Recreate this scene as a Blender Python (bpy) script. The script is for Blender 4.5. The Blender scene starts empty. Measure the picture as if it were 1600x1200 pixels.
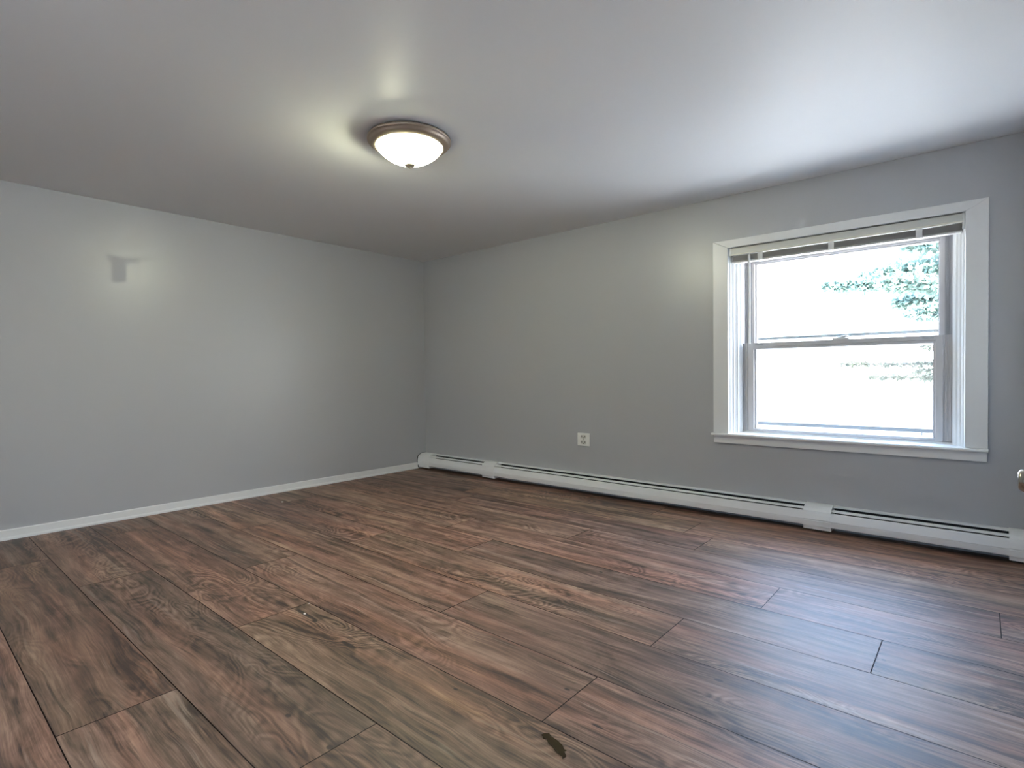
import bpy, bmesh, math, random
from mathutils import Vector, Matrix
import numpy as np

SC = bpy.context.scene
COL = SC.collection

# ------------------------------------------------------------------ camera
F_PX, YAW, PITCH, ROLL = 852.87, 2.28, -0.0172, -0.0098
CAM = Vector((5.0307, -4.2649, 1.0918))
cd = bpy.data.cameras.new('camera'); cam = bpy.data.objects.new('camera', cd); COL.objects.link(cam)
fw = Vector((math.cos(YAW) * math.cos(PITCH), math.sin(YAW) * math.cos(PITCH), math.sin(PITCH)))
rt = Vector((math.sin(YAW), -math.cos(YAW), 0)); up = rt.cross(fw)
r2 = rt * math.cos(ROLL) + up * math.sin(ROLL); u2 = -rt * math.sin(ROLL) + up * math.cos(ROLL)
m = Matrix((r2, u2, -fw)).transposed().to_4x4(); m.translation = CAM
cam.matrix_world = m
cd.sensor_width = 36.0; cd.lens = 36.0 * F_PX / 1600.0; cd.clip_start = 0.01; cd.clip_end = 300
SC.camera = cam

# ------------------------------------------------------------------ world, sun, exposure
SKY_STRENGTH = 11.5
SUN_STRENGTH = 62.0
FILL_GLOW_STRENGTH = 11.0
LAMP_STRENGTH = 1380.0
w = bpy.data.worlds.new('world'); SC.world = w; w.use_nodes = True
wn = w.node_tree.nodes; wl = w.node_tree.links; wn.clear()
wo = wn.new('ShaderNodeOutputWorld'); bg = wn.new('ShaderNodeBackground')
tc = wn.new('ShaderNodeTexCoord'); sx = wn.new('ShaderNodeSeparateXYZ'); rp = wn.new('ShaderNodeValToRGB')
wl.new(tc.outputs['Generated'], sx.inputs[0]); wl.new(sx.outputs['Z'], rp.inputs[0])
rp.color_ramp.elements[0].position = 0.0; rp.color_ramp.elements[0].color = (0.36, 0.41, 0.44, 1)
rp.color_ramp.elements[1].position = 0.45; rp.color_ramp.elements[1].color = (0.44, 0.64, 1.0, 1)
wl.new(rp.outputs[0], bg.inputs[0]); bg.inputs[1].default_value = SKY_STRENGTH
# bright sky lobe added off to the right to brighten the left wall
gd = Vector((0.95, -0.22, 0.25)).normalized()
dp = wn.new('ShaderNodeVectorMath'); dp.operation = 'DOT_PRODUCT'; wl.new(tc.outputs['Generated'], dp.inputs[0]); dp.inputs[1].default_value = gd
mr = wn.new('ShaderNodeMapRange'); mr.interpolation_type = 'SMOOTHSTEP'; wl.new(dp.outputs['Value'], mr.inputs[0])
mr.inputs[1].default_value = 0.30; mr.inputs[2].default_value = 1.0; mr.inputs[3].default_value = 0.0; mr.inputs[4].default_value = FILL_GLOW_STRENGTH
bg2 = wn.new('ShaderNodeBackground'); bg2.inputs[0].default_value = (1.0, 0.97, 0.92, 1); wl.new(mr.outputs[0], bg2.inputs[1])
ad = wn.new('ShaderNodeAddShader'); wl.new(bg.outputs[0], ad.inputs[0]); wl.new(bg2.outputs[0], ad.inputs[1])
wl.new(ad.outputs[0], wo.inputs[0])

sd = bpy.data.lights.new('sun', 'SUN'); sd.energy = SUN_STRENGTH; sd.angle = 0.01; sd.color = (1.0, 0.96, 0.9)
sun = bpy.data.objects.new('sun', sd); COL.objects.link(sun)
sun.rotation_euler = Vector((-0.78, 0.16, -0.60)).to_track_quat('-Z', 'Y').to_euler()

# sampling portal filling the window opening (gives no light of its own)
pd = bpy.data.lights.new('window_portal', 'AREA'); pd.shape = 'RECTANGLE'; pd.size = 1.27; pd.size_y = 1.34
pd.cycles.is_portal = True
portal = bpy.data.objects.new('window_portal', pd); COL.objects.link(portal)
portal.location = (4.261, 0.33, 1.305); portal.rotation_euler = (math.radians(-90), 0, 0)

pd2 = bpy.data.lights.new('fill_window_2_portal', 'AREA'); pd2.shape = 'RECTANGLE'; pd2.size = 1.26; pd2.size_y = 0.82  # portal of the added fill window on the right wall
pd2.cycles.is_portal = True
portal2 = bpy.data.objects.new('fill_window_2_portal', pd2); COL.objects.link(portal2)
portal2.location = (5.58, -5.85, 1.42); portal2.rotation_euler = (0, math.radians(90), 0)

pd3 = bpy.data.lights.new('fill_window_3_portal', 'AREA'); pd3.shape = 'RECTANGLE'; pd3.size = 1.02; pd3.size_y = 1.26  # portal of the added fill window behind the camera
pd3.cycles.is_portal = True
portal3 = bpy.data.objects.new('fill_window_3_portal', pd3); COL.objects.link(portal3)
portal3.location = (4.0, -6.72, 1.42); portal3.rotation_euler = (math.radians(90), 0, 0)

SC.view_settings.view_transform = 'Standard'; SC.view_settings.look = 'None'
SC.view_settings.gamma = 1.0; SC.view_settings.use_curve_mapping = False
SC.view_settings.exposure = 0.67
SC.cycles.use_denoising = True
SC.cycles.max_bounces = 14; SC.cycles.diffuse_bounces = 8; SC.cycles.glossy_bounces = 5
SC.cycles.transparent_max_bounces = 16; SC.cycles.sample_clamp_indirect = 8.0
SC.cycles.caustics_reflective = False; SC.cycles.caustics_refractive = False


# ------------------------------------------------------------------ helpers
class MB:
    """collects shapes into one mesh"""
    def __init__(self): self.bm = bmesh.new()

    def face(self, vs):
        return self.bm.faces.new([self.bm.verts.new(v) for v in vs])

    def box(self, x0, x1, y0, y1, z0, z1, bev=0.0):
        b = bmesh.new()
        bmesh.ops.create_cube(b, size=1.0)
        for v in b.verts:
            v.co = Vector(((x0 + x1) / 2 + v.co.x * (x1 - x0), (y0 + y1) / 2 + v.co.y * (y1 - y0), (z0 + z1) / 2 + v.co.z * (z1 - z0)))
        if bev > 0:
            bmesh.ops.bevel(b, geom=list(b.edges), offset=bev, segments=2, affect='EDGES', profile=0.5)
        self.merge(b); return self

    def merge(self, b):
        me = bpy.data.meshes.new('tmp'); b.to_mesh(me); b.free()
        self.bm.from_mesh(me); bpy.data.meshes.remove(me)

    def prism(self, prof, a, b, fn, cap=True):
        """extrude a closed profile from a to b; fn(p, q, t) -> point"""
        n = len(prof)
        A = [self.bm.verts.new(fn(p[0], p[1], a)) for p in prof]
        B = [self.bm.verts.new(fn(p[0], p[1], b)) for p in prof]
        for i in range(n):
            j = (i + 1) % n
            self.bm.faces.new((A[i], A[j], B[j], B[i]))
        if cap:
            self.bm.faces.new(list(reversed(A))); self.bm.faces.new(B)
        return self

    def lathe(self, prof, c, n=48, axis='z', ribs=0, amp=0.0):
        """prof: (radius, height) pairs, from one end to the other"""
        rings = []
        for (r, h) in prof:
            ring = []
            for k in range(n):
                t = 2 * math.pi * k / n
                rr = r
                if ribs and r > 0.02: rr = r + amp * math.cos(ribs * t)
                u, v = rr * math.cos(t), rr * math.sin(t)
                if axis == 'z': p = (c[0] + u, c[1] + v, c[2] + h)
                elif axis == 'x': p = (c[0] + h, c[1] + u, c[2] + v)
                else: p = (c[0] + u, c[1] + h, c[2] + v)
                ring.append(self.bm.verts.new(p))
            rings.append(ring)
        for a, b in zip(rings, rings[1:]):
            for k in range(n):
                j = (k + 1) % n
                self.bm.faces.new((a[k], a[j], b[j], b[k]))
        return self

    def tube(self, pts, rad, n=8):
        pts = [Vector(p) for p in pts]; rads = rad if isinstance(rad, (list, tuple)) else [rad] * len(pts)
        rings = []
        for i, p in enumerate(pts):
            d = (pts[min(i + 1, len(pts) - 1)] - pts[max(i - 1, 0)]).normalized()
            a = d.cross(Vector((0, 0, 1)))
            if a.length < 1e-3: a = d.cross(Vector((1, 0, 0)))
            a.normalize(); b = d.cross(a)
            rings.append([self.bm.verts.new(p + (a * math.cos(2 * math.pi * k / n) + b * math.sin(2 * math.pi * k / n)) * rads[i]) for k in range(n)])
        for a, b in zip(rings, rings[1:]):
            for k in range(n):
                j = (k + 1) % n
                self.bm.faces.new((a[k], a[j], b[j], b[k]))
        self.bm.faces.new(list(reversed(rings[0]))); self.bm.faces.new(rings[-1])
        return self

    def build(self, name, mat, parent=None, smooth=False, recalc=True):
        if recalc: bmesh.ops.recalc_face_normals(self.bm, faces=list(self.bm.faces))
        me = bpy.data.meshes.new(name); self.bm.to_mesh(me); self.bm.free()
        if mat: me.materials.append(mat)
        if smooth:
            for p in me.polygons: p.use_smooth = True
        o = bpy.data.objects.new(name, me); COL.objects.link(o)
        if parent: o.parent = parent; o.matrix_parent_inverse = parent.matrix_world.inverted()
        return o


def empty(name, loc=(0, 0, 0)):
    o = bpy.data.objects.new(name, None); COL.objects.link(o); o.location = loc; o.empty_display_size = 0.05
    o.matrix_world = Matrix.Translation(loc)
    return o


def tag(o, label=None, cat=None, group=None, kind=None):
    if label: o['label'] = label
    if cat: o['category'] = cat
    if group: o['group'] = group
    if kind: o['kind'] = kind
    return o


class NT:
    """tiny node-tree helper"""
    def __init__(self, name):
        self.m = bpy.data.materials.new(name); self.m.use_nodes = True
        self.n = self.m.node_tree.nodes; self.l = self.m.node_tree.links; self.n.clear()
        self.out = self.n.new('ShaderNodeOutputMaterial')

    def node(self, typ, ins=None, **kw):
        nd = self.n.new(typ)
        for k, v in kw.items(): setattr(nd, k, v)
        for k, v in (ins or {}).items(): self.set(nd.inputs[k], v)
        return nd

    def set(self, sock, v):
        if isinstance(v, bpy.types.NodeSocket): self.l.new(v, sock)
        else: sock.default_value = v

    def math(self, op, a, b=0.0, c=None, clamp=False):
        nd = self.n.new('ShaderNodeMath'); nd.operation = op; nd.use_clamp = clamp
        self.set(nd.inputs[0], a); self.set(nd.inputs[1], b)
        if c is not None: self.set(nd.inputs[2], c)
        return nd.outputs[0]

    def mix(self, f, a, b, blend='MIX'):
        nd = self.n.new('ShaderNodeMix'); nd.data_type = 'RGBA'; nd.blend_type = blend; nd.clamp_factor = True
        self.set(nd.inputs[0], f); self.set(nd.inputs[6], a); self.set(nd.inputs[7], b)
        return nd.outputs[2]

    def noise(self, vec, scale, detail=2.0, rough=0.5, dist=0.0, out='Fac'):
        nd = self.node('ShaderNodeTexNoise', {'Vector': vec, 'Scale': scale, 'Detail': detail, 'Roughness': rough, 'Distortion': dist})
        return nd.outputs[out]

    def ramp(self, fac, stops):
        nd = self.n.new('ShaderNodeValToRGB'); self.set(nd.inputs[0], fac)
        el = nd.color_ramp.elements
        while len(el) < len(stops): el.new(0.5)
        for e, (p, c) in zip(el, stops):
            e.position = p; e.color = (c, c, c, 1) if isinstance(c, (int, float)) else (*c, 1)
        return nd.outputs[0]

    def smooth(self, v, a, b):
        nd = self.node('ShaderNodeMapRange', {0: v, 1: a, 2: b, 3: 0.0, 4: 1.0}, interpolation_type='SMOOTHSTEP')
        return nd.outputs[0]

    def vmul(self, v, s):
        nd = self.node('ShaderNodeVectorMath', {0: v, 1: s}, operation='MULTIPLY'); return nd.outputs[0]

    def vadd(self, v, s):
        nd = self.node('ShaderNodeVectorMath', {0: v, 1: s}, operation='ADD'); return nd.outputs[0]

    def pos(self):
        return self.n.new('ShaderNodeNewGeometry').outputs['Position']

    def bump(self, h, strength=0.1, dist=0.01):
        return self.node('ShaderNodeBump', {'Height': h, 'Strength': strength, 'Distance': dist}).outputs[0]

    def principled(self, base, rough=0.5, metal=0.0, spec=0.5, normal=None, **kw):
        b = self.n.new('ShaderNodeBsdfPrincipled')
        self.set(b.inputs['Base Color'], base if isinstance(base, bpy.types.NodeSocket) else (*base, 1))
        self.set(b.inputs['Roughness'], rough); self.set(b.inputs['Metallic'], metal)
        self.set(b.inputs['Specular IOR Level'], spec)
        if normal is not None: self.set(b.inputs['Normal'], normal)
        for k, v in kw.items(): self.set(b.inputs[k], v)
        self.l.new(b.outputs[0], self.out.inputs[0]); return b


def paint(name, col, rough=0.4, spec=0.5, bump=0.04, scale=160.0):
    t = NT(name); p = t.pos()
    n = t.noise(p, scale, 2.0)
    n2 = t.noise(p, 3.0, 3.0)
    c = t.mix(t.math('MULTIPLY', n2, 0.12), (*col, 1), (col[0] * 0.85, col[1] * 0.85, col[2] * 0.84, 1))
    t.principled(c, rough, 0.0, spec, t.bump(n, bump, 0.002)); return t.m


def plain(name, col, rough=0.5, metal=0.0, spec=0.5):
    t = NT(name); n = t.noise(t.pos(), 60.0, 2.0)
    c = t.mix(t.math('MULTIPLY', n, 0.15), (*col, 1), (col[0] * 0.8, col[1] * 0.8, col[2] * 0.8, 1))
    t.principled(c, rough, metal, spec); return t.m


# ------------------------------------------------------------------ materials
WALL_COL = (0.425, 0.428, 0.440)


def wall_material(name, patch=False):
    t = NT(name); p = t.pos()
    nap = t.noise(p, 120.0, 3.0, 0.6)
    mott = t.noise(p, 1.7, 3.0)
    col = t.mix(t.math('MULTIPLY', mott, 0.10), (*WALL_COL, 1), (0.39, 0.393, 0.405, 1))
    rough = t.math('MULTIPLY_ADD', mott, 0.06, 0.30)
    if patch:
        wob = t.vadd(p, t.vmul(t.node('ShaderNodeTexNoise', {'Vector': p, 'Scale': 9.0, 'Detail': 3.0}).outputs['Color'], (0.05, 0.05, 0.05)))
        s = t.n.new('ShaderNodeSeparateXYZ'); t.l.new(wob, s.inputs[0]); y, z = s.outputs['Y'], s.outputs['Z']

        def blob(yc, zc, ry, rz):
            a = t.math('ABSOLUTE', t.math('DIVIDE', t.math('SUBTRACT', y, yc), ry)); b = t.math('ABSOLUTE', t.math('DIVIDE', t.math('SUBTRACT', z, zc), rz))
            return t.math('SUBTRACT', 1.0, t.smooth(t.math('MAXIMUM', a, b), 0.6, 1.25))
        a = blob(-3.005, 1.955, 0.045, 0.10); b = blob(-2.98, 2.03, 0.10, 0.022); c2 = blob(-2.575, 1.405, 0.09, 0.02)
        k = t.math('MAXIMUM', a, t.math('MAXIMUM', b, t.math('MULTIPLY', c2, 0.6)))
        rough = t.math('MULTIPLY_ADD', k, 0.35, rough)
        col = t.mix(t.math('MULTIPLY', k, 0.30), col, (0.40, 0.40, 0.40, 1))
    t.principled(col, rough, 0.0, 0.48, t.bump(nap, 0.06, 0.002))
    return t.m


M = {}
M['wall'] = wall_material('grey_wall_paint')
M['wall_patch'] = wall_material('grey_wall_paint_with_dull_patch', True)


def ceiling_material():
    t = NT('white_ceiling_paint'); p = t.pos()
    nap = t.noise(p, 90.0, 3.0, 0.6); mott = t.noise(p, 1.1, 3.0)
    col = t.mix(t.math('MULTIPLY', mott, 0.12), (0.73, 0.728, 0.725, 1), (0.685, 0.683, 0.68, 1))
    t.principled(col, 0.45, 0.0, 0.09, t.bump(nap, 0.05, 0.002)); return t.m


M['ceiling'] = ceiling_material()
M['trim'] = paint('white_trim_paint', (0.77, 0.77, 0.76), 0.32)
M['vinyl'] = paint('white_vinyl', (0.52, 0.50, 0.50), 0.38, 0.5, 0.0)
M['liner'] = paint('grey_vinyl_liner', (0.36, 0.36, 0.37), 0.45, 0.5, 0.0)
M['enamel'] = paint('white_enamel', (0.87, 0.87, 0.86), 0.33, 0.5, 0.02)
M['dark'] = plain('dark_interior', (0.012, 0.012, 0.013), 0.7)
M['fin'] = plain('dull_aluminium_fins', (0.03, 0.03, 0.032), 0.5, 0.6)
M['slat'] = paint('blind_slat', (0.50, 0.48, 0.46), 0.4, 0.5, 0.0)
M['headrail'] = paint('blind_headrail', (0.60, 0.595, 0.55), 0.35, 0.5, 0.0)
M['lip'] = paint('cream_headrail_lip', (0.80, 0.77, 0.66), 0.3, 0.5, 0.0)
M['plastic'] = paint('clear_white_plastic', (0.74, 0.74, 0.73), 0.25, 0.5, 0.0)
M['plate'] = paint('ivory_plate', (0.82, 0.81, 0.76), 0.35, 0.5, 0.0)
M['socket'] = paint('ivory_socket_face', (0.62, 0.61, 0.54), 0.4, 0.5, 0.0)
M['storm'] = plain('grey_storm_aluminium', (0.30, 0.31, 0.31), 0.45, 0.3)
M['nickel'] = plain('satin_nickel', (0.56, 0.53, 0.47), 0.2, 1.0)
M['bronze'] = plain('brushed_bronze', (0.33, 0.265, 0.21), 0.52, 0.8)
M['brass'] = plain('pale_brass', (0.42, 0.38, 0.27), 0.4, 0.5)
M['pan'] = paint('white_lamp_pan', (0.8, 0.8, 0.78), 0.5, 0.4, 0.0)
M['dark_edge'] = plain('dark_edge_strip', (0.03, 0.035, 0.04), 0.6)
M['tape'] = plain('dark_brown_tape', (0.060, 0.042, 0.022), 0.8, 0.0, 0.05)
M['crumb'] = plain('white_crumb', (0.75, 0.72, 0.66), 0.6)


def glass_material():
    t = NT('window_glass'); n = t.n
    tr = n.new('ShaderNodeBsdfTransparent'); tr.inputs[0].default_value = (0.97, 0.985, 0.98, 1)
    gl = n.new('ShaderNodeBsdfGlossy'); gl.inputs['Roughness'].default_value = 0.01
    fr = n.new('ShaderNodeFresnel'); fr.inputs[0].default_value = 1.45
    mx = n.new('ShaderNodeMixShader')
    bf = n.new('ShaderNodeNewGeometry').outputs['Backfacing']
    t.l.new(t.math('MULTIPLY', fr.outputs[0], t.math('SUBTRACT', 1.0, bf)), mx.inputs[0]); t.l.new(tr.outputs[0], mx.inputs[1]); t.l.new(gl.outputs[0], mx.inputs[2])
    t.l.new(mx.outputs[0], t.out.inputs[0]); return t.m


M['glass'] = glass_material()


def dome_material():
    t = NT('ribbed_frosted_glass'); n = t.n
    tr = n.new('ShaderNodeBsdfTransparent'); tr.inputs[0].default_value = (0.93, 0.97, 0.80, 1)
    tl = n.new('ShaderNodeBsdfTranslucent'); tl.inputs[0].default_value = (0.88, 0.92, 0.72, 1)
    pr = n.new('ShaderNodeBsdfPrincipled'); pr.inputs['Base Color'].default_value = (0.75, 0.78, 0.66, 1); pr.inputs['Roughness'].default_value = 0.15
    m1 = n.new('ShaderNodeMixShader'); m1.inputs[0].default_value = 0.45
    t.l.new(tl.outputs[0], m1.inputs[1]); t.l.new(pr.outputs[0], m1.inputs[2])
    m2 = n.new('ShaderNodeMixShader'); m2.inputs[0].default_value = 0.5
    t.l.new(tr.outputs[0], m2.inputs[1]); t.l.new(m1.outputs[0], m2.inputs[2])
    t.l.new(m2.outputs[0], t.out.inputs[0]); return t.m


M['dome'] = dome_material()


def emit(name, col, s):
    t = NT(name); e = t.n.new('ShaderNodeEmission'); e.inputs[0].default_value = (*col, 1); e.inputs[1].default_value = s
    t.l.new(e.outputs[0], t.out.inputs[0]); return t.m


M['bulb_lit'] = emit('lit_bulb', (1.0, 0.975, 0.86), LAMP_STRENGTH)
M['bulb_off'] = paint('unlit_bulb', (0.8, 0.8, 0.78), 0.3, 0.5, 0.0)


def floor_material():
    t = NT('wood_plank_vinyl'); p = t.pos()
    tone = t.node('ShaderNodeAttribute', attribute_name='plank_tone').outputs['Color']
    shift = t.node('ShaderNodeAttribute', attribute_name='plank_shift').outputs['Vector']
    q = t.vadd(p, shift)
    # gentle waviness so the grain wanders along the plank
    wv = t.node('ShaderNodeTexNoise', {'Vector': t.vmul(q, (1.4, 4.0, 1.0)), 'Scale': 1.0, 'Detail': 2.0}).outputs['Color']
    qw = t.vadd(q, t.vmul(t.vadd(wv, (-0.5, -0.5, -0.5)), (0.0, 0.10, 0.0)))
    broad = t.noise(t.vmul(qw, (0.75, 11.0, 1.0)), 1.0, 4.0, 0.55, 0.4)
    mid = t.noise(t.vmul(qw, (2.2, 34.0, 1.0)), 1.0, 4.0, 0.6, 0.5)
    fibre = t.noise(t.vmul(qw, (7.0, 210.0, 1.0)), 1.0, 3.0, 0.6)
    blot = t.noise(t.vmul(q, (2.6, 6.0, 1.0)), 1.0, 4.0, 0.6, 1.6)
    # cathedral figure: contour lines of a slow field
    fld = t.noise(t.vmul(q, (1.5, 4.2, 1.0)), 1.0, 2.0, 0.5, 0.6)
    rings = t.math('SINE', t.math('MULTIPLY', fld, 150.0))
    rings = t.math('MULTIPLY_ADD', rings, 0.5, 0.5)
    gate = t.smooth(t.noise(t.vmul(t.vadd(q, (7.3, 2.1, 0.0)), (0.9, 2.8, 1.0)), 1.0, 2.0), 0.50, 0.66)
    v = t.math('MULTIPLY', broad, 0.58)
    v = t.math('MULTIPLY_ADD', mid, 0.36, v)
    v = t.math('MULTIPLY_ADD', t.math('SUBTRACT', fibre, 0.5), 0.34, v)
    v = t.math('MULTIPLY_ADD', t.math('SUBTRACT', blot, 0.5), 0.34, v)
    v = t.math('MULTIPLY_ADD', t.math('MULTIPLY', t.math('SUBTRACT', rings, 0.5), gate), 0.14, v)
    col = t.ramp(v, [(0.32, (0.052, 0.029, 0.020)), (0.43, (0.168, 0.097, 0.068)), (0.54, (0.305, 0.186, 0.136)), (0.70, (0.51, 0.345, 0.252))])
    hue = t.noise(t.vmul(t.vadd(q, (3.0, 9.0, 0.0)), (0.55, 6.5, 1.0)), 1.0, 3.0, 0.5, 0.5)
    col = t.mix(1.0, col, t.ramp(hue, [(0.30, (0.93, 1.02, 0.98)), (0.48, (1.0, 1.0, 1.0)), (0.62, (1.10, 0.96, 0.92)), (0.75, (1.16, 1.02, 0.84))]), 'MULTIPLY')
    # thin dark mineral streaks and pale sapwood streaks
    st = t.noise(t.vmul(t.vadd(qw, (1.0, 4.0, 0.0)), (0.9, 26.0, 1.0)), 1.0, 4.0, 0.65, 0.4)
    sk = t.smooth(st, 0.575, 0.66)
    col = t.mix(t.math('MULTIPLY', sk, 0.62), col, (0.050, 0.031, 0.023, 1))
    st2 = t.noise(t.vmul(t.vadd(qw, (11.0, 6.0, 0.0)), (0.8, 19.0, 1.0)), 1.0, 4.0, 0.65, 0.3)
    col = t.mix(t.math('MULTIPLY', t.smooth(st2, 0.585, 0.68), 0.50), col, (0.47, 0.36, 0.285, 1))
    col = t.mix(1.0, col, tone, 'MULTIPLY')
    # small dark knots printed on the boards
    s = t.n.new('ShaderNodeSeparateXYZ'); t.l.new(p, s.inputs[0])
    knots = None
    for (kx, ky, ra, rb) in KNOTS:
        a = t.math('DIVIDE', t.math('SUBTRACT', s.outputs[0], kx), ra); b = t.math('DIVIDE', t.math('SUBTRACT', s.outputs[1], ky), rb)
        d = t.math('ADD', t.math('MULTIPLY', a, a), t.math('MULTIPLY', b, b))
        k = t.math('SUBTRACT', 1.0, t.smooth(d, 0.45, 1.5))
        knots = k if knots is None else t.math('MAXIMUM', knots, k)
    col = t.mix(t.math('MULTIPLY', knots, 0.85), col, (0.022, 0.014, 0.011, 1))
    rough = t.math('MULTIPLY_ADD', fibre, 0.10, 0.44)
    h = t.math('ADD', t.math('MULTIPLY', fibre, 0.6), t.math('MULTIPLY', mid, 0.4))
    t.principled(col, rough, 0.0, 0.80, t.bump(h, 0.10, 0.002))
    return t.m


KNOTS = [(4.33, -2.338, 0.016, 0.008), (4.815, -1.543, 0.007, 0.006), (2.777, -3.008, 0.016, 0.009), (3.088, -3.035, 0.05, 0.012),
         (3.581, -3.416, 0.012, 0.009), (3.65, -2.973, 0.010, 0.006), (4.135, -2.83, 0.022, 0.005), (3.948, -2.726, 0.012, 0.006),
         (3.341, -3.42, 0.012, 0.008), (4.758, -1.805, 0.008, 0.006), (2.69, -3.00, 0.10, 0.010), (3.45, -1.687, 0.012, 0.006)]
M['floor'] = floor_material()
M['seam'] = plain('dark_plank_seam', (0.012, 0.009, 0.008), 0.8)

# ------------------------------------------------------------------ room shell
H = 2.44; XR = 5.25; YF = -6.4; TH = 0.31
WX0, WX1, WZ0, WZ1 = 3.566, 4.96, 0.60, 2.04          # window opening in the wall
o = MB()
o.box(-0.3, XR + 2.9, YF - 0.6, TH, H, H + 0.25)  # overhang added past right and front walls to keep sun out
tag(o.build('ceiling', M['ceiling']), 'white semi-gloss ceiling', kind='structure')
o = MB(); o.box(-0.3, 0, YF - 0.3, TH, -0.3, H)
tag(o.build('wall_left', M['wall_patch']), 'plain grey left wall with a dull patch', kind='structure')
o = MB()
o.box(0, WX0, 0, TH, -0.3, H); o.box(WX1, XR + 0.3, 0, TH, -0.3, H)
o.box(WX0, WX1, 0, TH, -0.3, WZ0); o.box(WX0, WX1, 0, TH, WZ1, H)
tag(o.build('wall_back', M['wall']), 'grey wall with the window', kind='structure')
DY0, DY1, DZ = -3.12, -1.72, 2.04
o = MB()
RX0, RX1 = 3.5, 4.5                                  # third window, added unseen in the wall behind the camera for fill
RY0, RY1, RZ0, RZ1 = -6.25, -5.45, 0.80, 2.04          # second window, unseen, added beside and behind the camera as fill
o.box(XR, XR + 0.3, YF - 0.3, RY0, -0.3, H); o.box(XR, XR + 0.3, RY1, DY0, -0.3, H); o.box(XR, XR + 0.3, RY0, RY1, -0.3, RZ0); o.box(XR, XR + 0.3, RY0, RY1, RZ1, H)
o.box(XR, XR + 0.3, DY1, 0, -0.3, H); o.box(XR, XR + 0.3, DY0, DY1, DZ, H)
o.box(XR + 0.2, XR + 0.3, DY0, DY1, -0.3, DZ)
tag(o.build('wall_right', M['wall']), 'grey right wall with the door', kind='structure')
o = MB(); o.box(0, RX0, YF - 0.3, YF, -0.3, H); o.box(RX1, XR, YF - 0.3, YF, -0.3, H); o.box(RX0, RX1, YF - 0.3, YF, -0.3, RZ0); o.box(RX0, RX1, YF - 0.3, YF, RZ1, H)
tag(o.build('wall_front', M['wall']), 'grey wall behind the camera', kind='structure')

# floor planks: one mesh, every board its own face with its own tone and grain offset
random.seed(11)
YS = [0.0, -0.06, -0.375, -0.690, -1.000, -1.305, -1.626, -1.945, -2.267, -2.592, -2.922, -3.260, -3.597, -3.930, -4.262, -4.595, -4.93, -5.26, -5.59, -5.92, -6.4]
JO = {-0.06: 3.1, -0.375: 1.35, -0.690: 3.695, -1.000: 2.955, -1.305: 2.12, -1.626: 2.588, -1.945: 1.888, -2.267: 3.145, -2.592: 1.843, -2.922: 2.573,
      -3.260: 1.449, -3.597: 2.893, -3.930: 1.20, -4.262: 2.4, -4.595: 0.6, -4.93: 1.7, -5.26: 0.9, -5.59: 2.2, -5.92: 1.5, 0.0: 2.0}
TONES = {(-3.597, 0): (0.86, 0.86, 0.82), (-3.597, 1): (0.74, 0.68, 0.61), (-3.260, 1): (0.68, 0.67, 0.64), (-3.260, 2): (0.76, 0.70, 0.66), (-3.260, 0): (0.80, 0.76, 0.72),
         (-2.922, 0): (0.82, 0.80, 0.75), (-2.922, 1): (0.98, 0.86, 0.80), (-2.592, 1): (0.95, 0.88, 0.84), (-2.592, 2): (1.10, 1.08, 1.04), (-2.592, 0): (0.92, 0.90, 0.86),
         (-2.267, 0): (1.12, 1.05, 0.95), (-2.267, 1): (1.00, 0.90, 0.84), (-1.945, 1): (1.16, 1.10, 1.02), (-1.945, 2): (1.0, 0.96, 0.94),
         (-1.626, 0): (1.05, 1.05, 0.98), (-1.626, 1): (1.06, 0.95, 0.90), (-1.305, 0): (1.02, 1.0, 0.94), (-1.305, 1): (1.12, 1.0, 0.95), (-1.305, 2): (1.08, 1.02, 1.0),
         (-1.000, 0): (0.98, 0.90, 0.86), (-1.000, 1): (1.02, 0.96, 0.92)}
bm = bmesh.new(); faces = []
G = 0.0018
for i in range(len(YS) - 1):
    y1, y0 = YS[i], YS[i + 1]
    j = JO[y1]
    xs = [0.0]
    k = j - 3 * 2.145
    while k < XR:
        if k > 0.05: xs.append(k)
        k += 2.145
    xs.append(XR)
    for n_, (a, b) in enumerate(zip(xs, xs[1:])):
        f = bm.faces.new([bm.verts.new(c) for c in ((a + G, y0 + G, 0), (b - G, y0 + G, 0), (b - G, y1 - G, 0), (a + G, y1 - G, 0))])
        tn = TONES.get((y1, n_))
        if tn is None:
            r = random.uniform(0.86, 1.08); tn = (r, r * random.uniform(0.93, 1.0), r * random.uniform(0.88, 0.97))
        faces.append((tn, (random.uniform(0, 60), random.uniform(0, 60), random.uniform(0, 9))))
nf = len(faces)
for vs in (((0, YF, -0.004), (XR, YF, -0.004), (XR, 0, -0.004), (0, 0, -0.004)),):
    f = bm.faces.new([bm.verts.new(c) for c in vs]); f.material_index = 1
b2 = bmesh.new(); bmesh.ops.create_cube(b2, size=1.0)
for v in b2.verts: v.co = Vector((XR / 2 + v.co.x * (XR + 0.6), YF / 2 + v.co.y * (-YF + 0.6), -0.1525 + v.co.z * 0.295))
me2 = bpy.data.meshes.new('tmp'); b2.to_mesh(me2); b2.free(); n0 = len(bm.faces); bm.from_mesh(me2); bpy.data.meshes.remove(me2)
bm.faces.ensure_lookup_table()
for f in bm.faces[n0:]: f.material_index = 1
me = bpy.data.meshes.new('floor'); bm.to_mesh(me); bm.free()
me.materials.append(M['floor']); me.materials.append(M['seam'])
at = me.attributes.new('plank_tone', 'FLOAT_COLOR', 'FACE'); a2 = me.attributes.new('plank_shift', 'FLOAT_VECTOR', 'FACE')
for i_, (tn, sh) in enumerate(faces):
    at.data[i_].color = (*tn, 1); a2.data[i_].vector = sh
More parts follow.
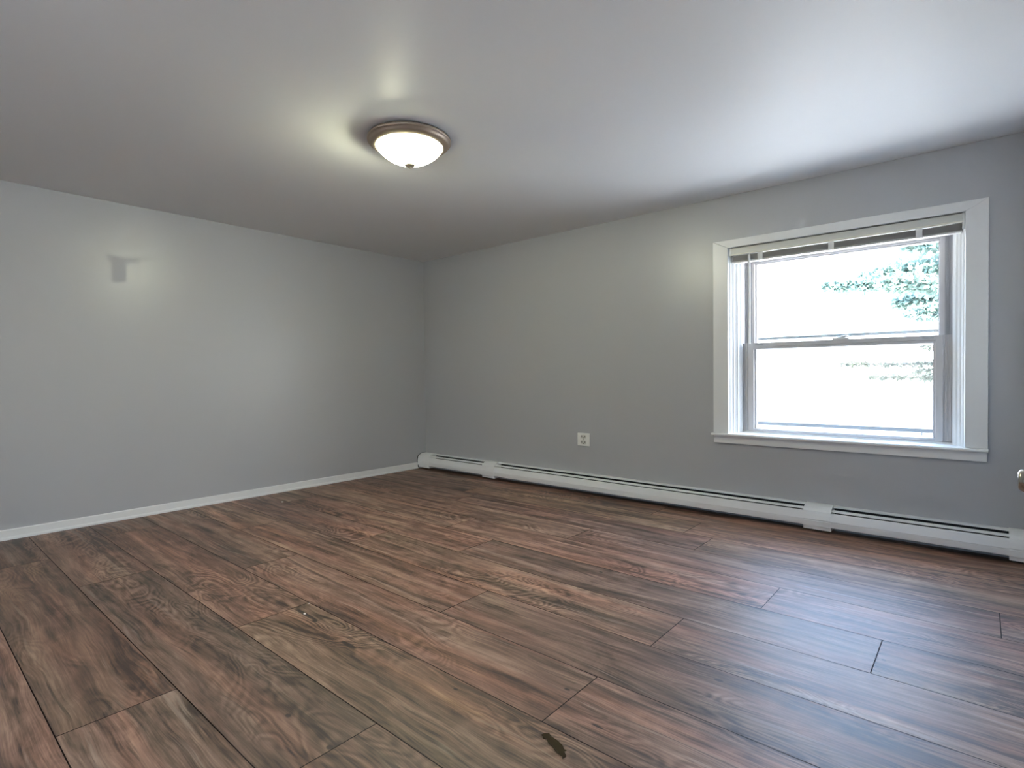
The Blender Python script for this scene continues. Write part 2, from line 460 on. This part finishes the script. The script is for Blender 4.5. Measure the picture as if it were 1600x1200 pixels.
fl = bpy.data.objects.new('floor', me); COL.objects.link(fl)
tag(fl, 'brown wood plank floor', kind='structure')

# baseboards
BP = [(0, 0), (0.020, 0), (0.020, 0.012), (0.012, 0.022), (0.012, 0.064), (0.008, 0.070), (0, 0.070)]
o = MB(); o.prism(BP, YF, -0.132, lambda a, b, t: (a, t, b))
tag(o.build('baseboard_left', M['trim']), 'white baseboard along the left wall', kind='structure')
o = MB(); o.prism(BP, YF, DY0 - 0.09, lambda a, b, t: (XR - a, t, b)); o.prism(BP, DY1 + 0.09, -0.135, lambda a, b, t: (XR - a, t, b))
tag(o.build('baseboard_right', M['trim']), 'white baseboard along the right wall', kind='structure')
o = MB(); o.prism(BP, 0.02, XR - 0.02, lambda a, b, t: (t, YF + a, b))
tag(o.build('baseboard_front', M['trim']), 'white baseboard behind the camera', kind='structure')

# ------------------------------------------------------------------ window
win = tag(empty('window_1', (4.261, 0, 0.622)), 'white framed double-hung window', kind='structure')
CX0, CX1, CZ = 3.4525, 5.0665, 2.1002
SZ = 0.626
T = 0.02


def board(pts, y0, y1, name, bev=0.003):
    b = bmesh.new()
    vs = [b.verts.new((x, y0, z)) for x, z in pts]; f = b.faces.new(vs)
    r = bmesh.ops.extrude_face_region(b, geom=[f])
    for v in [g for g in r['geom'] if isinstance(g, bmesh.types.BMVert)]: v.co.y = y1
    bmesh.ops.recalc_face_normals(b, faces=list(b.faces))
    bmesh.ops.bevel(b, geom=list(b.edges), offset=bev, segments=2, affect='EDGES', profile=0.5)
    mb = MB(); mb.merge(b); return mb.build(name, M['trim'], win)


board([(CX0, SZ), (WX0, SZ), (WX0, WZ1), (CX0, CZ)], -T, 0.0, 'casing')
board([(WX1, SZ), (CX1, SZ), (CX1, CZ), (WX1, WZ1)], -T, 0.0, 'casing')
board([(CX0, CZ), (WX0, WZ1), (WX1, WZ1), (CX1, CZ)], -T, 0.0, 'casing')
board([(3.456, 0.549), (5.063, 0.549), (5.063, 0.606), (3.456, 0.606)], -T, 0.0, 'apron')
# stool: rounded nose outside the opening, flat shelf inside
ST = [(-0.048, 0.608), (-0.052, 0.612), (-0.052, 0.620), (-0.047, SZ), (0.0, SZ), (0.0, 0.606), (-0.044, 0.606)]
o = MB(); o.prism(ST, 3.445, 5.068, lambda a, b, t: (t, a, b))
o.box(WX0, WX1, 0.0, 0.128, 0.60, SZ); o.box(WX0, WX1, 0.128, TH + 0.03, 0.60, 0.636)
o.build('stool', M['trim'], win)
# moulded stops inside the opening
SP = [(0, 0), (0.003, 0.006), (0.010, 0.010), (0.010, 0.028), (0.018, 0.036), (0.026, 0.040), (0.026, 0.058), (0.036, 0.066), (0.046, 0.070),
      (0.046, 0.096), (0.054, 0.102), (0.061, 0.106), (0.061, 0.128), (0, 0.128)]
o = MB(); o.prism(SP, SZ, WZ1, lambda a, b, t: (WX0 + a, b, t)); o.build('stop', M['trim'], win)
o = MB(); o.prism(SP, SZ, WZ1, lambda a, b, t: (WX1 - a, b, t)); o.build('stop', M['trim'], win)
o = MB(); o.box(WX0 + 0.061, WX1 - 0.061, 0.075, 0.128, 1.99, WZ1); o.build('stop', M['trim'], win)
# vinyl frame with tracks
LX0, LX1 = WX0 + 0.061, WX1 - 0.065       # 3.627 .. 4.895
o = MB()
o.box(WX0, LX0, 0.128, TH + 0.02, 0.636, WZ1); o.box(LX1, WX1, 0.128, TH + 0.02, 0.636, WZ1)
o.box(LX0, LX1, 0.128, TH + 0.02, 1.985, WZ1)
o.build('frame', M['vinyl'], win)
o = MB()
for s, e in ((LX0, 1), (LX1, -1)):
    for (d0, d1, ya, yb) in ((0, 0.038, 0.200, 0.280), (0, 0.012, 0.188, 0.200), (0.016, 0.022, 0.193, 0.200), (0.028, 0.034, 0.193, 0.200)):
        xa, xb = sorted((s + e * d0, s + e * d1)); o.box(xa, xb, ya, yb, 0.636, 1.985)
o.build('track_liner', M['liner'], win)

# lower sash (room side)
ls = MB()
LT, LB = 1.317, 0.638
for s, e in ((LX0 + 0.001, 1), (LX1 - 0.001, -1)):
    def bx(d0, d1, ya, yb, z0=LB, z1=LT):
        xa, xb = sorted((s + e * d0, s + e * d1)); ls.box(xa, xb, ya, yb, z0, z1, 0.0015)
    bx(0, 0.012, 0.134, 0.184); bx(0.012, 0.024, 0.140, 0.184); bx(0.024, 0.032, 0.135, 0.184); bx(0.032, 0.042, 0.141, 0.184)
    bx(0.042, 0.080, 0.132, 0.184)
    # glazing bead stepping back to the glass
    xa, xb = sorted((s + e * 0.080, s + e * 0.094)); ls.box(xa, xb, 0.150, 0.184, LB, LT)
ls.box(LX0 + 0.044, LX1 - 0.044, 0.133, 0.184, 1.286, LT, 0.002); ls.box(LX0 + 0.044, LX1 - 0.044, 0.137, 0.184, 1.266, 1.285, 0.002)
ls.box(LX0 + 0.044, LX1 - 0.044, 0.133, 0.184, LB, 0.658, 0.002)
ls = ls.build('lower_sash', M['vinyl'], win)
o = MB(); o.box(LX0 + 0.09, LX1 - 0.09, 0.163, 0.167, 0.650, 1.28); o.build('glass_pane', M['glass'], ls)
o = MB()
o.box(4.235, 4.335, 0.136, 0.182, LT, LT + 0.012, 0.004); o.box(4.262, 4.318, 0.140, 0.176, LT + 0.010, LT + 0.020, 0.005)
o.tube([(4.29, 0.142, LT + 0.018), (4.318, 0.134, LT + 0.022), (4.342, 0.132, LT + 0.016)], [0.006, 0.007, 0.004])
o.build('sash_lock', M['plastic'], ls)
for xc in (3.745, 4.775):
    o = MB(); o.box(xc - 0.030, xc + 0.030, 0.130, 0.134, 1.297, 1.308, 0.0018); o.build('tilt_latch', M['liner'], ls)

# upper sash (behind)
us = MB(); UX0, UX1 = LX0 + 0.036, LX1 - 0.036
us.box(UX0, UX0 + 0.030, 0.205, 0.262, 1.262, 1.984, 0.002); us.box(UX1 - 0.030, UX1, 0.205, 0.262, 1.262, 1.984, 0.002)
us.box(UX0 + 0.028, UX0 + 0.040, 0.228, 0.262, 1.262, 1.984); us.box(UX1 - 0.036, UX1 - 0.028, 0.228, 0.262, 1.262, 1.984)
us.box(UX0 + 0.03, UX1 - 0.03, 0.206, 0.262, 1.936, 1.984, 0.002); us.box(UX0 + 0.03, UX1 - 0.03, 0.215, 0.262, 1.926, 1.938, 0.002)
us.box(UX0 + 0.03, UX1 - 0.03, 0.206, 0.262, 1.262, 1.300, 0.002)
us = us.build('upper_sash', M['vinyl'], win)
o = MB(); o.box(UX0 + 0.034, UX1 - 0.032, 0.240, 0.244, 1.28, 1.95); o.build('glass_pane', M['glass'], us)

# storm window outside: thin grey rails
st = MB()
st.box(3.640, 3.684, 0.285, 0.305, 0.640, 1.985); st.box(4.838, 4.885, 0.285, 0.305, 0.640, 1.985)
st.box(3.68, 4.84, 0.285, 0.302, 1.343, 1.364, 0.002); st.box(3.68, 4.84, 0.285, 0.302, 0.676, 0.703, 0.002)
st.box(3.68, 4.84, 0.285, 0.305, 1.955, 1.985)
st = st.build('storm_window', M['storm'], win)
for (xc, z0, z1) in ((4.245, 1.318, 1.348), (4.735, 0.655, 0.681)):
    o = MB(); o.box(xc - 0.004, xc + 0.004, 0.283, 0.289, z0, z1); o.build('pull_tab', M['storm'], st)

# two unseen windows added for fill light, right and front walls: casing, sashes
def fill_window(name, label, a0, a1, pt):
    """pt(along, out, z): out = distance from the inner wall face towards outside"""
    def bx(mb, u0, u1, w0, w1, z0, z1):
        p, q = pt(u0, w0, z0), pt(u1, w1, z1)
        mb.box(min(p[0], q[0]), max(p[0], q[0]), min(p[1], q[1]), max(p[1], q[1]), z0, z1)
    w_ = tag(empty(name, pt((a0 + a1) / 2, 0, RZ0)), label, kind='structure')
    o = MB()
    for (a, b, c_, d_) in ((a0 - 0.10, a0, RZ0 - 0.06, RZ1 + 0.06), (a1, a1 + 0.10, RZ0 - 0.06, RZ1 + 0.06), (a0, a1, RZ1, RZ1 + 0.06), (a0, a1, RZ0 - 0.06, RZ0)):
        bx(o, a, b, -0.02, 0.0, c_, d_)
    o.build('casing', M['trim'], w_)
    for nm, z0, z1, w in (('lower_sash', RZ0, 1.45, 0.10), ('upper_sash', 1.41, RZ1, 0.16)):
        o = MB(); bx(o, a0, a0 + 0.05, w, w + 0.05, z0, z1); bx(o, a1 - 0.05, a1, w, w + 0.05, z0, z1)
        bx(o, a0, a1, w, w + 0.05, z0, z0 + 0.04); bx(o, a0, a1, w, w + 0.05, z1 - 0.04, z1); sh = o.build(nm, M['vinyl'], w_)
        o = MB(); bx(o, a0 + 0.04, a1 - 0.04, w + 0.02, w + 0.024, z0 + 0.03, z1 - 0.03); o.build('glass_pane', M['glass'], sh)


fill_window('fill_window_2', 'unseen white framed window added on the right wall behind the camera for fill light', RY0, RY1, lambda u, w_, z: (XR + w_, u, z))
fill_window('fill_window_3', 'unseen white framed window added in the wall behind the camera for fill light', RX0, RX1, lambda u, w_, z: (u, YF - w_, z))

# ------------------------------------------------------------------ raised mini blind
bl = tag(empty('window_blind', (4.26, 0.035, 1.92)), 'white mini blind raised to the top of the window', 'blind')
o = MB()
o.prism([(0.004, 1.984), (0.010, 1.984), (0.010, 2.028), (0.062, 2.028), (0.062, 1.984), (0.066, 1.984), (0.066, 2.034), (0.004, 2.034)], 3.577, 4.951, lambda a, b, t: (t, a, b))
o.box(3.58, 4.948, 0.012, 0.060, 1.986, 1.990)
hr = o.build('headrail', M['headrail'], bl)
o = MB(); o.prism([(0.004, 1.980), (0.0, 1.982), (-0.001, 1.986), (0.0, 1.990), (0.004, 1.991)], 3.577, 4.951, lambda a, b, t: (t, a, b)); o.build('rail_lip', M['lip'], hr)
for x0, x1 in ((3.571, 3.583), (4.945, 4.957)):
    o = MB(); o.box(x0, x1, 0.000, 0.068, 1.940 if x0 > 4 else 1.978, 2.037, 0.002); o.build('bracket', M['plastic'], bl)
o = MB()
random.seed(4)
for k in range(16):
    z = 1.9375 + k * 0.0026
    dx = random.uniform(-0.003, 0.003); dy = random.uniform(-0.002, 0.002)
    o.prism([(0.014, z), (0.036, z + 0.0014), (0.058, z), (0.058, z + 0.0008), (0.036, z + 0.0022), (0.014, z + 0.0008)], 3.588 + dx, 4.942 + dx, lambda a, b, t: (t, a + dy, b))
o.build('slat_stack', M['slat'], bl)
o = MB(); o.box(3.588, 4.942, 0.012, 0.060, 1.924, 1.936, 0.003); o.build('bottom_rail', M['slat'], bl)
for xc in (3.792, 4.252, 4.736):
    o = MB()
    o.box(xc - 0.017, xc + 0.017, 0.0085, 0.0105, 1.924, 1.984); o.box(xc - 0.017, xc + 0.017, 0.0085, 0.062, 1.9215, 1.9235)
    o.build('ladder_tape', M['plastic'], bl)
o = MB(); o.tube([(3.719, -0.008, 1.978), (3.719, -0.008, 1.965), (3.718, -0.008, 1.306)], [0.004, 0.0085, 0.0085], 6)
o.tube([(3.719, -0.008, 1.975), (3.719, 0.003, 1.986)], 0.003, 6); o.build('tilt_wand', M['plastic'], bl)

# ------------------------------------------------------------------ baseboard heater
ht = tag(empty('baseboard_heater', (2.6, -0.06, 0)), 'long white baseboard heater running under the window', 'heater')
SEC = [(0.195, 1.042), (1.216, 4.107), (4.275, 5.159)]
o = MB(); o.box(0.02, XR - 0.005, -0.006, -0.001, 0.02, 0.168)
o.build('back_panel', M['dark'], ht)
for a, b in SEC:
    o = MB(); o.prism([(-0.001, 0.169), (-0.001, 0.173), (-0.040, 0.1705), (-0.044, 0.168), (-0.044, 0.164), (-0.041, 0.164), (-0.040, 0.167)], a - 0.01, b + 0.01, lambda p, q, t: (t, p, q))
    o.build('top_panel', M['enamel'], ht)
    o = MB(); o.prism([(-0.078, 0.1570), (-0.100, 0.1530), (-0.109, 0.1490), (-0.109, 0.1460), (-0.078, 0.1500)], a - 0.01, b + 0.01, lambda p, q, t: (t, p, q))
    o.build('damper', M['enamel'], ht)
    o = MB(); o.prism([(-0.106, 0.1385), (-0.114, 0.1395), (-0.118, 0.135), (-0.127, 0.084), (-0.1255, 0.080), (-0.126, 0.076), (-0.122, 0.044), (-0.118, 0.041),
                       (-0.100, 0.041), (-0.100, 0.045), (-0.117, 0.046), (-0.121, 0.080), (-0.112, 0.134)], a - 0.01, b + 0.01, lambda p, q, t: (t, p, q))
    o.build('front_panel', M['enamel'], ht)
    o = MB(); o.box(a + 0.04, b - 0.04, -0.085, -0.02, 0.06, 0.125)
    for k in range(int((b - a - 0.1) / 0.012)): o.box(a + 0.05 + k * 0.012, a + 0.052 + k * 0.012, -0.09, -0.015, 0.055, 0.130)
    o.build('heating_element', M['fin'], ht)
CP = [(-0.001, 0.020), (-0.001, 0.177), (-0.046, 0.177), (-0.075, 0.170), (-0.104, 0.156), (-0.119, 0.142), (-0.126, 0.118), (-0.1315, 0.088), (-0.1290, 0.083), (-0.1310, 0.078),
      (-0.127, 0.042), (-0.116, 0.038), (-0.114, 0.016), (-0.110, 0.016)]
covers = [(0.006, 0.195, 'end_cap'), (1.042, 1.216, 'joint_cover'), (4.107, 4.275, 'joint_cover'), (5.159, XR - 0.002, 'end_cap')]
for a, b, nm in covers:
    o = MB(); o.prism(CP, a, b, lambda p, q, t: (t, p, q)); c = o.build(nm, M['enamel'], ht)
CPO = [(p * 1.045 - (0.002 if p < -0.01 else 0), q + (0.003 if q > 0.03 else -0.004)) for p, q in CP]
o = MB(); o.prism(CPO, 0.001, 0.006, lambda p, q, t: (t, p, q)); o.build('edge_strip', M['dark_edge'], ht)  # thin dark strip around the left end cap's outline
# stub feet under the covers reach the floor
for xc in (0.10, 1.13, 4.19, 5.2):
    o = MB(); o.box(xc - 0.02, xc + 0.02, -0.07, -0.01, 0.0, 0.03); o.build('foot', M['dark'], ht)

# ------------------------------------------------------------------ wall outlet
ot = tag(empty('wall_outlet', (2.2435, 0, 0.484)), 'ivory duplex power outlet on the grey wall left of the window', 'outlet')
o = MB(); o.box(2.177, 2.310, -0.009, -0.0005, 0.424, 0.544, 0.004); o.build('cover_plate', M['plate'], ot)
for zc in (0.510, 0.458):
    b = bmesh.new()
    pts = []
    for k in range(24):
        t_ = 2 * math.pi * k / 24
        pts.append((2.2435 + max(-0.030, min(0.030, 0.034 * math.cos(t_))), zc + max(-0.0165, min(0.0165, 0.021 * math.sin(t_)))))
    o = MB(); o.prism(pts, -0.0115, -0.006, lambda p, q, t: (p, t, q)); rc = o.build('receptacle', M['socket'], ot)
    o = MB()
    o.box(2.2235, 2.2295, -0.0122, -0.0105, zc - 0.004, zc + 0.011); o.box(2.2575, 2.2635, -0.0122, -0.0105, zc - 0.004, zc + 0.011)
    o.lathe([(0.0001, -0.0122), (0.005, -0.0122), (0.005, -0.0105)], (2.2435, 0, zc - 0.0095), 12, 'y')
    o.build('slot', M['dark'], rc)
o = MB(); o.lathe([(0.0001, -0.0105), (0.0045, -0.0100), (0.0055, -0.0085)], (2.2435, 0, 0.484), 12, 'y'); o.build('screw', M['nickel'], ot, True)

# ------------------------------------------------------------------ ceiling lamp
LC = (2.562, -2.262)
lamp = tag(empty('ceiling_lamp', (LC[0], LC[1], H)), 'flush ceiling lamp with bronze ring and lit ribbed glass dome', 'lamp')
o = MB(); o.lathe([(0.215, 2.440), (0.2300, 2.434), (0.2355, 2.426), (0.2355, 2.420), (0.2320, 2.415), (0.2255, 2.413), (0.2230, 2.404), (0.2140, 2.396),
                   (0.2020, 2.391), (0.1930, 2.3875), (0.1880, 2.3880), (0.1865, 2.3920), (0.1865, 2.4370)], (LC[0], LC[1], 0), 96)
o.build('ring', M['bronze'], lamp, True)
o = MB(); o.lathe([(0.1860, 2.4150), (0.175, 2.434), (0.0005, 2.434)], (LC[0], LC[1], 0), 64); o.build('pan', M['pan'], lamp, True)
prof = []
for k in range(19):
    r = 0.1858 * math.cos(k / 18 * math.pi / 2) + 0.0003
    prof.append((r, 2.3905 - 0.098 * (1 - (r / 0.1862) ** 2) ** 0.78))
o = MB(); o.lathe(prof, (LC[0], LC[1], 0), 288, 'z', 72, 0.0016); o.build('glass_dome', M['dome'], lamp, True)
o = MB(); o.lathe([(0.0005, 2.2925), (0.024, 2.2915), (0.0300, 2.2880), (0.0280, 2.2840), (0.014, 2.2795), (0.007, 2.2765), (0.007, 2.2715), (0.0005, 2.2695)], (LC[0], LC[1], 0), 24)
o.build('finial', M['brass'], lamp, True)
dirv = Vector((-0.80, -0.60, 0))
for sgn, mt in ((1, 'bulb_lit'), (-1, 'bulb_off')):
    c = (LC[0] + dirv.x * 0.088 * sgn, LC[1] + dirv.y * 0.088 * sgn, 2.377)
    o = MB()
    o.lathe([(0.0005, -0.034), (0.014, -0.031), (0.026, -0.022), (0.0335, -0.006), (0.0335, 0.006), (0.026, 0.022), (0.016, 0.032), (0.014, 0.050), (0.0005, 0.051)], c, 24)
    o.build('bulb', M[mt], lamp, True)

# ------------------------------------------------------------------ door at the right edge
dr = tag(empty('door_1', (XR, -2.42, 0)), 'white door with a nickel knob at the right edge', kind='structure')
o = MB(); o.box(XR + 0.012, XR + 0.055, DY0 + 0.025, DY1 - 0.025, 0.008, DZ - 0.02, 0.003)
for (a, b) in ((0.15, 0.85), (1.0, 1.9)):
    for (c_, d_) in ((DY0 + 0.16, (DY0 + DY1) / 2 - 0.06), ((DY0 + DY1) / 2 + 0.06, DY1 - 0.16)):
        o.box(XR + 0.006, XR + 0.013, c_, d_, a, b, 0.003)
o.build('door_panel', M['trim'], dr)
o = MB()
o.box(XR - 0.018, XR, DY0 - 0.085, DY0, 0, DZ + 0.06, 0.003); o.box(XR - 0.018, XR, DY1, DY1 + 0.085, 0, DZ + 0.06, 0.003); o.box(XR - 0.018, XR, DY0, DY1, DZ, DZ + 0.06, 0.003)
o.box(XR, XR + 0.1, DY0, DY0 + 0.022, 0, DZ); o.box(XR, XR + 0.1, DY1 - 0.022, DY1, 0, DZ); o.box(XR, XR + 0.1, DY0, DY1, DZ - 0.018, DZ)
o.build('door_casing', M['trim'], dr)
KX, KY, KZ = XR + 0.012, -2.98, 0.9000
o = MB(); o.lathe([(0.0004, -0.1815), (0.0140, -0.1810), (0.0185, -0.1780), (0.0200, -0.1720), (0.0205, -0.1500), (0.0190, -0.1180), (0.0130, -0.0850), (0.0100, -0.0600), (0.0110, -0.0200), (0.0260, -0.0140), (0.0280, -0.0060), (0.0280, 0.0)],
                  (KX, KY, KZ), 40, 'x')
o.build('door_knob', M['nickel'], dr, True)

# ------------------------------------------------------------------ bits on the floor
o = MB()
pl = [(4.028, -2.978), (4.032, -2.964), (4.043, -2.956), (4.056, -2.962), (4.080, -2.966), (4.106, -2.976), (4.119, -2.986), (4.127, -2.985), (4.124, -2.993), (4.139, -3.004),
      (4.136, -3.020), (4.131, -3.013), (4.118, -3.012), (4.100, -3.006), (4.086, -2.998), (4.064, -2.990), (4.050, -2.980), (4.040, -2.985), (4.036, -2.977)]
o.prism(pl, 0.0008, 0.0026, lambda a, b, t: (a, b, t + 0.0014 * math.sin(a * 60.0) + 0.0014))
tag(o.build('tape_scrap', M['tape']), 'torn dark brown strip lying on the foreground floor planks', 'scrap')


def crumb(x, y, s, label):
    o = MB(); b = bmesh.new(); bmesh.ops.create_icosphere(b, subdivisions=1, radius=s)
    random.seed(int(x * 1000))
    for v in b.verts:
        v.co *= random.uniform(0.75, 1.15); v.co = Vector((x + v.co.x * 1.3, y + v.co.y, s * 0.55 + v.co.z * 0.6))
    o.merge(b); tag(o.build('paint_chip', M['crumb']), label, 'debris')


crumb(2.679, -3.003, 0.006, 'small white chip on a dark grain streak of the left foreground plank')
crumb(2.586, -2.930, 0.004, 'tiny white chip on the plank seam just behind the larger white chip')
crumb(0.427, -1.984, 0.009, 'tiny white chip on the floor near the left wall baseboard')

# ------------------------------------------------------------------ outside
M['siding'] = None


def siding_material():
    t = NT('pale_siding'); s = t.n.new('ShaderNodeSeparateXYZ'); t.l.new(t.pos(), s.inputs[0])
    f = t.math('FRACT', t.math('MULTIPLY', s.outputs['Z'], 6.0))
    k = t.smooth(f, 0.0, 0.08)
    n = t.noise(t.pos(), 4.0, 3.0)
    c = t.mix(k, (0.45, 0.42, 0.41, 1), (0.80, 0.76, 0.74, 1)); c = t.mix(t.math('MULTIPLY', n, 0.1), c, (0.7, 0.66, 0.64, 1))
    t.principled(c, 0.6); return t.m


M['siding'] = siding_material()
M['roofing'] = paint('pale_roofing', (0.62, 0.58, 0.56), 0.7, 0.3, 0.3, 30.0)
M['gutter'] = plain('grey_gutter', (0.06, 0.06, 0.06), 0.5)
M['ground'] = paint('pale_gravel', (0.62, 0.60, 0.57), 0.9, 0.2, 0.4, 20.0)
M['bark'] = plain('grey_bark', (0.05, 0.042, 0.036), 0.9)
GZ = -3.0
o = MB(); o.box(-40, 45, -60, 70, GZ - 0.2, GZ)
tag(o.build('ground', M['ground']), 'bright ground outside', kind='structure')

hs = tag(empty('neighbour_house', (0.5, 15, GZ)), 'pale sunlit house seen overexposed through the lower window sash', 'house')
o = MB(); o.box(-9, 9.5, 13.0, 21.0, GZ, 1.0); o.build('wall', M['siding'], hs)
o = MB(); o.prism([(12.6, 1.00), (12.6, 1.06), (17.0, 2.3), (21.4, 1.06), (21.4, 1.0), (17.0, 2.2)], -9.4, 9.9, lambda a, b, t: (t, a, b)); o.build('roof', M['roofing'], hs)
o = MB(); o.box(-9.4, 9.9, 12.50, 12.6, 0.975, 1.03); o.build('gutter', M['gutter'], hs)
o = MB(); o.prism([(2.0, 1.2), (3.6, 1.2), (3.6, 1.62), (3.2, 1.72), (2.4, 1.72), (2.0, 1.62)], 13.3, 15.6, lambda a, b, t: (a, t, b)); o.build('dormer', M['siding'], hs)
for xc in (-5.0, 0.6, 6.2):
    o = MB(); o.box(xc - 0.6, xc + 0.6, 12.96, 13.0, -1.6, -0.2); wf = o.build('window_frame', M['trim'], hs)
    o = MB(); o.box(xc - 0.5, xc + 0.5, 12.94, 12.962, -1.5, -0.3); o.build('glass_pane', M['storm'], wf)


def leaf_material(name, a, b, tr):
    t = NT(name); n = t.noise(t.pos(), 2.5, 3.0)
    c = t.mix(n, (*a, 1), (*b, 1))
    d = t.n.new('ShaderNodeBsdfDiffuse'); l = t.n.new('ShaderNodeBsdfTranslucent'); mx = t.n.new('ShaderNodeMixShader')
    t.set(d.inputs[0], c); t.set(l.inputs[0], c); mx.inputs[0].default_value = tr
    t.l.new(d.outputs[0], mx.inputs[1]); t.l.new(l.outputs[0], mx.inputs[2]); t.l.new(mx.outputs[0], t.out.inputs[0]); return t.m


M['leaf'] = leaf_material('fresh_leaf', (0.165, 0.235, 0.210), (0.23, 0.30, 0.255), 0.5)
M['needle'] = leaf_material('dry_needles', (0.06, 0.068, 0.06), (0.095, 0.105, 0.08), 0.3)


def leaf(mb, p, d, size, wid):
    d = d.normalized(); s = d.cross(Vector((random.uniform(-1, 1), random.uniform(-1, 1), random.uniform(-1, 1))))
    if s.length < 1e-3: return
    s.normalize(); nrm = d.cross(s)
    a, b, c, e = p, p + d * size * 0.45 + s * wid, p + d * size + nrm * size * 0.1, p + d * size * 0.45 - s * wid
    mb.face((a, b, c, e))


def tree(name, label, trunk, bough_list, mat, nleaf, lsize, lwid, spread, droop):
    base = empty(name, (trunk[0][0], trunk[0][1], GZ)); tag(base, label, 'tree')
    o = MB(); n = len(trunk); o.tube(trunk, [0.16 - 0.10 * i / (n - 1) for i in range(n)], 10)
    for pts in bough_list: o.tube(pts, [0.045 - 0.037 * i / (len(pts) - 1) for i in range(len(pts))], 6)
    wood = MB(); fol = MB()
    for pts in bough_list:
        V = [Vector(p) for p in pts]; L = [0]
        for a, b in zip(V, V[1:]): L.append(L[-1] + (b - a).length)
        tot = L[-1]
        for k in range(int(nleaf * tot)):
            t_ = tot * (random.random() ** 0.8); i = max(j for j in range(len(L) - 1) if L[j] <= t_)
            p0 = V[i].lerp(V[i + 1], (t_ - L[i]) / (L[i + 1] - L[i])); ax = (V[i + 1] - V[i]).normalized()
            w_ = spread * (1.05 - t_ / tot) ** 0.5
            # a twig leaving the bough, with a few leaves along it
            dv = Vector((random.gauss(0, 1), random.gauss(0, 1), random.gauss(0, 0.55))) + ax * 0.9
            dv.normalize(); ln = w_ * random.uniform(0.25, 1.0)
            e = p0 + dv * ln + Vector((0, 0, -droop * ln))
            if random.random() < 0.5: o.tube([p0, p0.lerp(e, 0.6), e], [0.006, 0.004, 0.0015], 3)
            for q in range(7):
                f = random.uniform(0.25, 1.0); pp = p0.lerp(e, f) + Vector((random.gauss(0, 0.03), random.gauss(0, 0.03), random.gauss(0, 0.02)))
                leaf(fol, pp, dv + Vector((random.gauss(0, 0.7), random.gauss(0, 0.7), random.gauss(-0.2, 0.6))), lsize * random.uniform(0.7, 1.2), lwid * random.uniform(0.7, 1.2))
    wood.bm.free()
    o.build('trunk', M['bark'], base)
    fol.build('foliage', mat, base, recalc=False)


random.seed(21)
Y5 = 5.0
tree('leafy_tree', 'leafy green tree reaching into the upper window pane from the right',
     [(6.1, 5.4, GZ), (6.05, 5.4, -1.0), (5.95, 5.3, 1.0), (5.85, 5.3, 2.6), (5.8, 5.35, 4.2)],
     [[(5.9, 5.3, 1.7), (5.0, 5.1, 2.15), (4.3, 5.0, 2.33), (3.7, 4.95, 2.33), (3.32, 4.9, 2.33)],
      [(5.9, 5.3, 1.9), (5.2, 5.4, 2.35), (4.6, 5.3, 2.52), (4.0, 5.2, 2.52), (3.75, 5.2, 2.48)],
      [(5.9, 5.3, 1.2), (5.2, 5.0, 1.75), (4.7, 4.8, 1.88), (4.35, 4.7, 1.84)],
      [(5.85, 5.3, 2.4), (5.1, 5.3, 2.75), (4.6, 5.3, 2.86), (4.25, 5.3, 2.88)],
      [(5.85, 5.3, 2.0), (5.2, 5.6, 2.1), (4.6, 5.7, 2.12), (4.1, 5.7, 2.1)],
      [(5.85, 5.3, 3.2), (5.2, 5.3, 3.6), (4.7, 5.4, 3.7)],
      [(5.85, 5.3, 3.0), (6.5, 5.5, 3.5), (7.0, 5.7, 3.7)]],
     M['leaf'], 230, 0.085, 0.032, 0.40, 0.10)
tree('conifer_tree', 'conifer with thin level boughs showing in the lower window pane at right',
     [(5.6, 7.0, GZ), (5.6, 7.0, -1.0), (5.55, 7.0, 0.6), (5.55, 7.0, 1.7)],
     [[(5.6, 7.0, 1.05), (4.9, 6.95, 1.24), (4.4, 6.9, 1.20), (3.8, 6.9, 1.20), (3.15, 6.9, 1.22)],
      [(5.6, 7.0, 0.85), (4.9, 7.05, 0.97), (4.3, 7.1, 0.98), (3.55, 7.1, 0.99)],
      [(5.6, 7.0, 1.35), (4.8, 6.8, 1.40), (4.35, 6.8, 1.50), (4.25, 6.8, 1.47)],
      [(5.6, 7.0, 1.0), (4.9, 7.2, 1.12), (4.2, 7.3, 1.10)]],
     M['needle'], 90, 0.080, 0.010, 0.14, 0.05)
